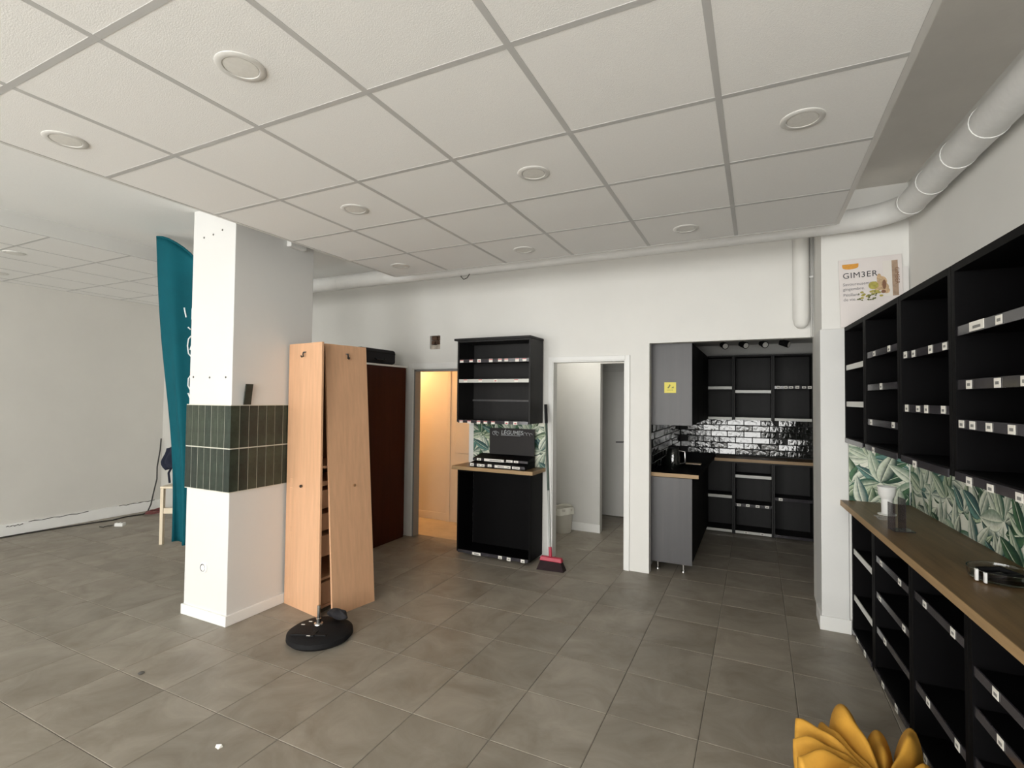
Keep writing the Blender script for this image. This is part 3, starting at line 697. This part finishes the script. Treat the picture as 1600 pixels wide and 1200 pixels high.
# ================================================================== WARDROBE AND LEANING BOARD
def boardquad(a, b, c, d, th):      # a,b bottom; c,d top above b,a ; thickness along normal
    a, b, c, d = map(Vector, (a, b, c, d)); n = (b-a).cross(d-a).normalized()*th
    return MB().hexa([a, b, b+n*-1, a+n*-1], [d, c, c-n, d-n])
wd = thing('wardrobe', 'open beech wardrobe carcass with drawers beside the white column', 'wardrobe', (0, 0, 0))
part('side_panel', boardquad((-3.415, 2.893, 0), (-2.955, 2.815, 0), (-2.99, 2.83, 2.075), (-3.415, 2.893, 2.075), .018), 'beech', wd, bevel=.001)
part('back_panel', MB().box(-3.418, -3.412, 2.915, 3.34, .02, 2.06), 'beech_dark', wd)
part('far_side_panel', MB().box(-3.41, -3.09, 3.34, 3.358, 0, 2.07), 'beech', wd)
part('top_panel', MB().hexa([(-3.41, 2.915, 2.055), (-3.10, 2.87, 2.055), (-3.10, 3.338, 2.055), (-3.41, 3.338, 2.055)], [(-3.41, 2.915, 2.073), (-3.10, 2.87, 2.073), (-3.10, 3.338, 2.073), (-3.41, 3.338, 2.073)]), 'beech', wd)
for z in (.03, .245, 1.10): part('shelf', MB().hexa([(-3.405, 2.915, z), (-3.01, 2.86, z), (-3.01, 3.335, z), (-3.405, 3.335, z)], [(-3.405, 2.915, z+.018), (-3.01, 2.86, z+.018), (-3.01, 3.335, z+.018), (-3.405, 3.335, z+.018)]), 'beech', wd)
for (z0, z1) in ((.05, .22), (.42, .58), (.62, .75), (.79, .93), (.965, 1.0)):
    dr_ = part('drawer', MB().box(-3.36, -3.02, 2.88, 3.32, z0, z1), 'beech', wd, bevel=.002)
def hook(par, p, rz, m='dark_steel'):
    h = part('hook', MB().tube([(0, 0, .018), (0, -.012, .016), (0, -.016, 0), (0, -.012, -.016), (0, -.026, -.022), (0, -.034, -.010)], .006, 8).lathe([(.012, -.002), (.012, .004)], 12, 0, 0, .018), m, par, smooth=True, loc=p); h.rotation_euler = (0, 0, rz)
hook(wd, (-3.20, 2.856, 1.985), -.17)
part('knob', MB().tube([(-3.205, 2.857, .955), (-3.207, 2.845, .955)], [.010, .012], 10), 'dark_steel', wd)
lb_ = thing('loose_board', 'beech board with hook leaning against the open wardrobe front', 'board', (0, 0, 0))
part('board', boardquad((-2.868, 2.870, .001), (-2.80, 3.255, .001), (-2.992, 3.315, 2.075), (-3.06, 2.93, 2.075), .018), 'beech', lb_, bevel=.001)
hook(lb_, (-3.016, 3.12, 1.985), PI/2-.17)
part('knob', MB().tube([(-2.882, 3.08, .955), (-2.868, 3.08, .957)], [.010, .012], 10), 'beech_dark', lb_)
ub = thing('parasol_base', 'round black parasol base with short steel post on the floor', 'parasol base', (-2.715, 2.605, 0), .4)
part('weight', MB().grid(lambda u, v: (lambda r, z: (r*math.cos(2*PI*u), r*math.sin(2*PI*u), z))(*[(.0, 0), (.20, 0), (.218, .018), (.215, .045), (.19, .062), (.06, .07), (.0, .071)][round(v*6)]), 48, 6, True), 'rubber', ub, smooth=True)
part('ribs', MB().box(-.15, .09, -.125, -.105, .062, .073).box(-.015, .015, -.14, -.06, .064, .074), 'rubber', ub, bevel=.003)
part('post', MB().tube([(-.03, .04, .06), (-.03, .04, .20)], .011, 12), 'steel', ub, smooth=True)
part('collar', MB().lathe([(.034, .064), (.030, .078), (.018, .082), (.018, .11), (.012, .112)], 16, -.03, .04), 'steel', ub, smooth=True)
part('foot_notch', MB().tube([(-.165, -.10, .02), (-.15, -.125, .03)], .02, 10), 'rubber', ub, smooth=True)
for (x, y, a) in [(-.13, .02, .3), (-.1, .07, 1.1), (-.02, -.14, .1)]:
    part('paper_bit', MB().box(-.012, .012, -.004, .004, 0, .002), 'tag_paper', ub, loc=(x, y, .0722))
rg = single('black_rag', MB().grid(lambda u, v: ((.055+.012*math.sin(u*19+v*6))*math.sin(PI*v)*math.cos(2*PI*u)*1.5, (.04+.01*math.sin(u*27))*math.sin(PI*v)*math.sin(2*PI*u), .033-.033*math.cos(PI*v)+.008*math.sin(u*20)*math.sin(PI*v)), 32, 12, True), 'black_cloth', 'crumpled black rag between the parasol base and leaning board', 'rag', (-2.70, 2.755, .071), smooth='all')

# ================================================================== BROWN CUPBOARD AND BOX
cb = thing('brown_cupboard', 'tall dark red brown cupboard with pale top edge behind the wardrobe', 'cupboard', (0, 0, 0))
part('body', MB().box(-4.40, -3.785, 4.16, 4.88, .0, 2.005), 'mahogany', cb, bevel=.002)
part('top_edge', MB().box(-4.42, -3.775, 4.14, 4.90, 2.006, 2.026), 'trim_white', cb)
part('side_panel', MB().box(-3.784, -3.778, 4.17, 4.875, .03, 1.995), 'mahogany', cb)
cs = thing('black_case', 'soft black case lying on top of the brown cupboard', 'case', (-3.98, 4.44, 2.027))
part('body', MB().box(-.17, .17, -.29, .29, .006, .17), 'black_cloth', cs, bevel=.03)
part('zip', MB().box(.1705, .174, -.27, .27, .12, .13), 'rubber', cs)
part('handle', MB().tube([(.172, -.08, .06), (.19, -.07, .045), (.19, .07, .045), (.172, .08, .06)], .008, 8), 'rubber', cs, smooth=True)

# ================================================================== BLACK SHELF TOWER BY THE BACK WALL
TX, TY = -2.885, 4.60; TW = .855; TD = BY-.002-TY
shelf_unit('base_shelf_unit', 'black base shelf unit in front of the back wall, price rail below', (TX, TY+.03, 0), 0, TW, .03, .893, TD-.036, [], 'black_board', bottom_tags=((.28, .1), .62, .74, .93), bottom_rail='rail_plastic')
tw = shelf_unit('wall_shelf_unit', 'black wall shelf unit with rows of white tags on the back wall', (TX, TY, 0), 0, TW, 1.40, 2.262, TD-.02, [(2.045, (.04, .18, .30, .47, .60, .69, .84, .94), 'rail_plastic'), (1.835, (.1, .32, .54, .83), 'rail_white')], 'ash_board', bottom_tags=(.05, .17, .31, .41, .52, .71, .83), bottom_rail='rail_plastic', tagred=True)
part('cornice', MB().box(-.03, TW+.004, -.02, TD-.02, 2.263, 2.285), 'ash_board', tw)
part('stiffener', MB().box(.02, TW-.02, TD-.05, TD-.04, 1.62, 1.64), 'anthracite', tw)
t = thing('tower_worktop', 'brown wooden worktop of the black shelf tower', 'worktop', (TX, TY, 0))
part('top', MB().box(-.05, TW+.03, -.004, TD-.02, .896, .932), 'oak', t)
part('front_edge', MB().box(-.05, TW+.03, -.010, -.0045, .896, .932), 'oak_edge', t)
part('side_edge', MB().box(TW+.0305, TW+.036, -.010, TD-.02, .896, .932), 'oak_edge', t)
wallpaper('leaf_wallpaper', 'green leaf wallpaper between the two halves of the black shelf tower', (-2.865, BY-.021, .933), 0, .87, .465, 21)
cr = thing('vegetable_display', 'black stepped counter display lettered LÉGUMES with rows of white tags', 'display', (TX+.13, TY+.0, .933))
part('tray', MB().hexa([(.02, .03, 0), (.66, .03, 0), (.66, .28, 0), (.02, .28, 0)], [(.02, .03, .04), (.66, .03, .04), (.66, .28, .075), (.02, .28, .075)]), 'black_board', cr)
part('upper_tray', MB().hexa([(.02, .10, .06), (.66, .10, .06), (.66, .28, .076), (.02, .28, .076)], [(.02, .10, .085), (.66, .10, .085), (.66, .28, .12), (.02, .28, .12)]), 'black_board', cr)
bo = part('board', MB().box(.13, .66, .262, .272, .12, .40), 'chalkboard', cr)
txt('LÉGUMES', .062, .16, .218, 'chalk', bo, 0, y=.2612, shear=.1, bold=.0006).location = (.27, .2612, .335)
part('underline', MB().box(.27, .50, .2606, .2618, .323, .327), 'chalk', bo)
o_ = MB()
for (cx, cz, r) in [(.185, .345, .02), (.205, .352, .016), (.225, .34, .018)]:
    o_.tube([(cx+r*math.cos(a), .2615, cz+r*math.sin(a)) for a in [2*PI*k/12 for k in range(11)]], .0025, 5)
for (cx, cz, r) in [(.55, .345, .018), (.585, .345, .016), (.62, .34, .016)]:
    o_.tube([(cx+r*math.cos(a), .2615, cz+r*math.sin(a)) for a in [2*PI*k/12 for k in range(9)]], .002, 5)
part('chalk_drawing', o_, 'chalk', bo)
rl = part('price_rail', MB().box(0, .64, -.003, .003, -.012, .012), 'rail_plastic', cr, loc=(.02, .096, .072)); tags(rl, (.12, (.42, .26), (.66, .10), .80), .64, h=.022, w_=.05)
rl = part('price_rail', MB().box(0, .64, -.003, .003, -.012, .012), 'rail_plastic', cr, loc=(.02, .026, .022)); tags(rl, (.05, .18, .25, .38, (.58, .14), .72, .82, .88), .64, h=.024, w_=.045)
# broom
br = thing('broom', 'broom with red head standing bristles down beside the white door frame', 'broom', (-1.80, 4.62, 0))
part('bristles', MB().hexa([(-.135, -.055, .0), (.135, -.03, .0), (.135, .055, .0), (-.135, .04, .0)], [(-.105, -.03, .085), (.105, -.03, .085), (.105, .03, .085), (-.105, .03, .085)]), 'bristle', br)
part('head', MB().hexa([(-.115, -.032, .086), (.115, -.032, .086), (.115, .032, .086), (-.115, .032, .086)], [(-.105, -.022, .125), (.105, -.022, .125), (.105, .022, .125), (-.105, .022, .125)]), 'brush_red', br, bevel=.006)
def hp(s): return (-.01-.16*s, .0+.24*s, .125+1.47*s)
part('socket', MB().tube([hp(0), hp(.06)], .016, 12), 'brush_red', br, smooth=True)
part('handle_lower', MB().tube([hp(.05), hp(.42)], .012, 12), 'handle_grey', br, smooth=True)
part('handle_upper', MB().tube([hp(.42), hp(.88)], .012, 12), 'handle_green', br, smooth=True)
part('grip', MB().tube([hp(.87), hp(1)], .016, 12), 'rubber', br, smooth=True)

# ================================================================== LEFT ROOM THINGS
fg = thing('feather_flag', 'tall teal feather flag with white print partly behind the white column', 'flag', (-4.56, 2.69, 0), math.atan2(.437, .9))
# local x to the right seen from the camera, z up; cloth outline left edge / right edge by height
def flag_pt(u, v):
    xl = -.221*v-.005+.008*math.sin(5*v); xr = .24+.06*math.sin(PI*v)
    x = xl+(xr-xl)*u
    z = .385+v*(2.665-.36*(u**1.9))
    z = z - .02*math.sin(PI*u)*(1-v)
    y = .05*math.sin(u*9+v*2.3)*(.35+.65*(1-v))+.02*math.sin(v*7+u*2)+.012*math.sin(u*23+v*4)*(1-v)
    return (x, y, z)
part('cloth', MB().grid(flag_pt, 28, 48), 'teal_cloth', fg, smooth='all', solid=.0015)
ps = [flag_pt(1, v/24) for v in range(25)]+[flag_pt(1-k/8, 1) for k in range(1, 9)]
part('pole', MB().tube([(.23, 0, .03)]+[(p[0]+.006, p[1], p[2]+.004) for p in ps], .009, 8), 'teal_cloth', fg, smooth=True)
part('cross_base', MB().box(.15, .33, -.022, .022, 0, .03).box(.208, .252, -.03, .25, .0, .029), 'dark_steel', fg)
pw = MB()
def stroke(pts, r=.006):
    q = []
    for (u, v) in pts:
        p = flag_pt(.50+(u-.66)*.4, v+.02); q.append((p[0], p[1]-.003, p[2]))
    pw.tube(q, r, 6)
stroke([(.66, .775), (.73, .745)]); stroke([(.80, .715), (.90, .712)]); stroke([(.98, .79), (.96, .75)])
stroke([(.92, .69), (.82, .675), (.78, .65), (.82, .625), (.92, .62)]); stroke([(.95, .66), (.88, .64)])
stroke([(.92, .555), (.82, .54), (.80, .515), (.88, .505)]); stroke([(.80, .49), (.92, .47)]); stroke([(.85, .33), (.80, .31), (.9, .29)])
part('flag_print', pw, 'print_white', fg)
so = thing('wooden_stool', 'pale wooden stool frame behind the teal flag', 'stool', (-5.82, 3.46, 0), .48)
part('leg', MB().box(-.16, -.125, -.02, .02, 0, .615), 'pale_wood', so, bevel=.003); part('leg', MB().box(.18, .215, -.02, .02, 0, .615), 'pale_wood', so, bevel=.003)
part('leg', MB().box(-.16, -.125, .28, .32, 0, .615), 'pale_wood', so, bevel=.003); part('leg', MB().box(.18, .215, .28, .32, 0, .615), 'pale_wood', so, bevel=.003)
part('rung', MB().box(-.124, .179, -.012, .012, .34, .40), 'pale_wood', so); part('rung', MB().box(-.124, .179, .288, .312, .34, .40), 'pale_wood', so)
part('seat', MB().box(-.163, .218, -.022, .322, 0.616, .64), 'pale_wood', so, bevel=.004)
jk = thing('dark_bag', 'dark navy bag slumped on the wooden stool behind the flag', 'bag', (-5.80, 3.58, .642), .48)
part('body', MB().grid(lambda u, v: ((.15+.015*math.sin(u*25+v*7))*math.sin(PI*v)**.5*math.cos(2*PI*u), (.12+.012*math.sin(u*19))*math.sin(PI*v)**.5*math.sin(2*PI*u), .16-.16*math.cos(PI*v)), 32, 14, True), 'navy_cloth', jk, smooth='all')
part('flap', MB().grid(lambda u, v: (-.17+.02*math.sin(6*v)-.05*math.sin(PI*v)+.16*u, -.13+.02*math.sin(9*u), .42-.24*v+.05*u), 8, 8), 'navy_cloth', jk, smooth='all', solid=.012)
part('strap', MB().tube([(-.12, -.1, .22), (-.14, -.13, .15), (-.125, -.13, .04)], .012, 8), 'navy_cloth', jk, smooth=True)
def FL(x, y): return (x, y)
cbx = [(-7.79, 4.40, 1.02), (-7.79, 4.39, .85), (-7.76, 4.34, .62), (-7.74, 4.33, .45), (-7.76, 4.30, .25), (-7.74, 4.26, .10), (-7.70, 4.20, .02), (-7.62, 4.10, .008), (-7.66, 3.9, .008), (-7.60, 3.72, .008), (-7.66, 3.55, .008), (-7.70, 3.3, .008), (-7.76, 2.9, .008), (-7.78, 2.3, .008)]
single('black_cable', MB().tube(cbx, .009, 7), 'cable', 'black cable hanging in the far left corner and trailing along the skirting', 'cable', smooth=True)
single('cable_tangle', MB().tube([(-.10+.13*math.cos(k*.9)*(1-.02*k)+.004*k, .11*math.sin(k*.9), .012+.003*(k % 5)+.002*k) for k in range(26)], .008, 6), 'cable_red', 'small tangle of dark red cable on the floor in the left corner', 'cable', (-7.45, 4.20, 0), smooth=True)
sb = thing('socket_block', 'white socket block lying on the floor near the left skirting', 'socket', (-7.22, 3.62, 0), .5); sb.scale = (.55, .55, .55)
part('block', MB().box(-.09, .09, -.06, .06, 0, .075), 'plastic_white', sb, bevel=.008)
part('outlet', MB().lathe([(.026, .0), (.024, .003)], 16, -.035, 0, .0755), 'rail_plastic', sb); part('outlet', MB().lathe([(.026, .0), (.024, .003)], 16, .04, 0, .0755), 'rail_plastic', sb)
part('lead', MB().tube([(-.09, 0, .03), (-.2, .02, .01), (-.3, -.08, .008), (-.24, -.16, .008), (-.38, -.10, .008)], .008, 6), 'cable', sb, smooth=True)
for (y0, y1, z, lb) in [(2.95, 3.55, .128, 'long dark scuff line on the left skirting near its middle'), (2.75, 2.9, .11, 'short dark scuff on the left skirting near the picture edge'), (3.9, 4.35, .136, 'dark scuff line on the left skirting near the far corner')]:
    pts = [(LX+.0305, y0+(y1-y0)*k/10, z+.006*math.sin(k*2.1)) for k in range(11)]
    o = single('skirting_scuff', MB().tube(pts, [.002+.004*abs(math.sin(k*1.7+y0)) for k in range(11)], 6), 'scuff', lb, 'scuff')

# ================================================================== FLOOR LITTER AND YELLOW CLOTH
single('paper_scrap', MB().hexa([(-.015, -.008, 0), (.012, -.012, 0), (.016, .010, 0), (-.01, .012, 0)], [(-.012, -.004, .012), (.006, -.010, .004), (.012, .006, .014), (-.006, .010, .006)]), 'tag_paper', 'tiny white paper scrap on the floor tiles near the bottom edge', 'scrap', (-2.29, 1.59, 0))
single('dark_pebble', MB().lathe([(.012, 0), (.018, .004), (.012, .009), (.002, .011)], 10), 'scuff', 'tiny dark pebble on the floor tiles left of the column', 'pebble', (-3.30, 1.79, 0), smooth=True)
yc = thing('yellow_cloth', 'crumpled yellow cloth bunched on the floor in front of the black shelves', 'cloth', (.44, 2.43, 0))
LOB = [(-25, .17, .15), (8, .19, .14), (36, .21, .12), (60, .33, .17), (80, .30, .11), (108, .36, .19), (136, .30, .13), (154, .33, .16), (174, .31, .15), (197, .32, .17), (222, .28, .18), (255, .25, .17), (290, .21, .17), (315, .18, .15)]   # direction, length, height
def ycl(u, v):
    n = len(LOB); ph = u*n; k = int(ph) % n; f = ph-int(ph)
    a0 = LOB[k][0]; a1 = LOB[(k+1) % n][0]; prev = LOB[k-1][0]
    if a1 < a0: a1 += 360
    if prev > a0: prev -= 360
    lo, hi = (prev+a0)/2, (a0+a1)/2
    s_ = math.sin(PI*f)
    th = math.radians(lo+(hi-lo)*f)+.10*math.sin(6*v+k)*v
    q = min(1, v/.8)
    R0 = LOB[k][1]*(.74+.26*s_**.33)
    r = .012+(R0-.012)*q
    z = .13+.03*(1-q)+LOB[k][2]*(s_**.6)*(.15+.85*math.sin(PI*min(.62, q*.62)))*.85-.05*q*(1-s_)
    z += .006*math.sin(13*q+2*k)
    if v > .8:
        w_ = (v-.8)/.2; r *= 1+.035*math.sin(PI*w_)-.10*w_; z *= (1-w_)**.8; z = max(z, .004)
    return (r*math.cos(th), r*math.sin(th), z)
part('cloth', MB().grid(ycl, len(LOB)*16, 40, True), 'yellow_cloth', yc, smooth='all', solid=.004)
part('white_lining', MB().lathe([(.001, .215), (.03, .218), (.045, .20), (.05, .165)], 16), 'paper_cream', yc, smooth=True)
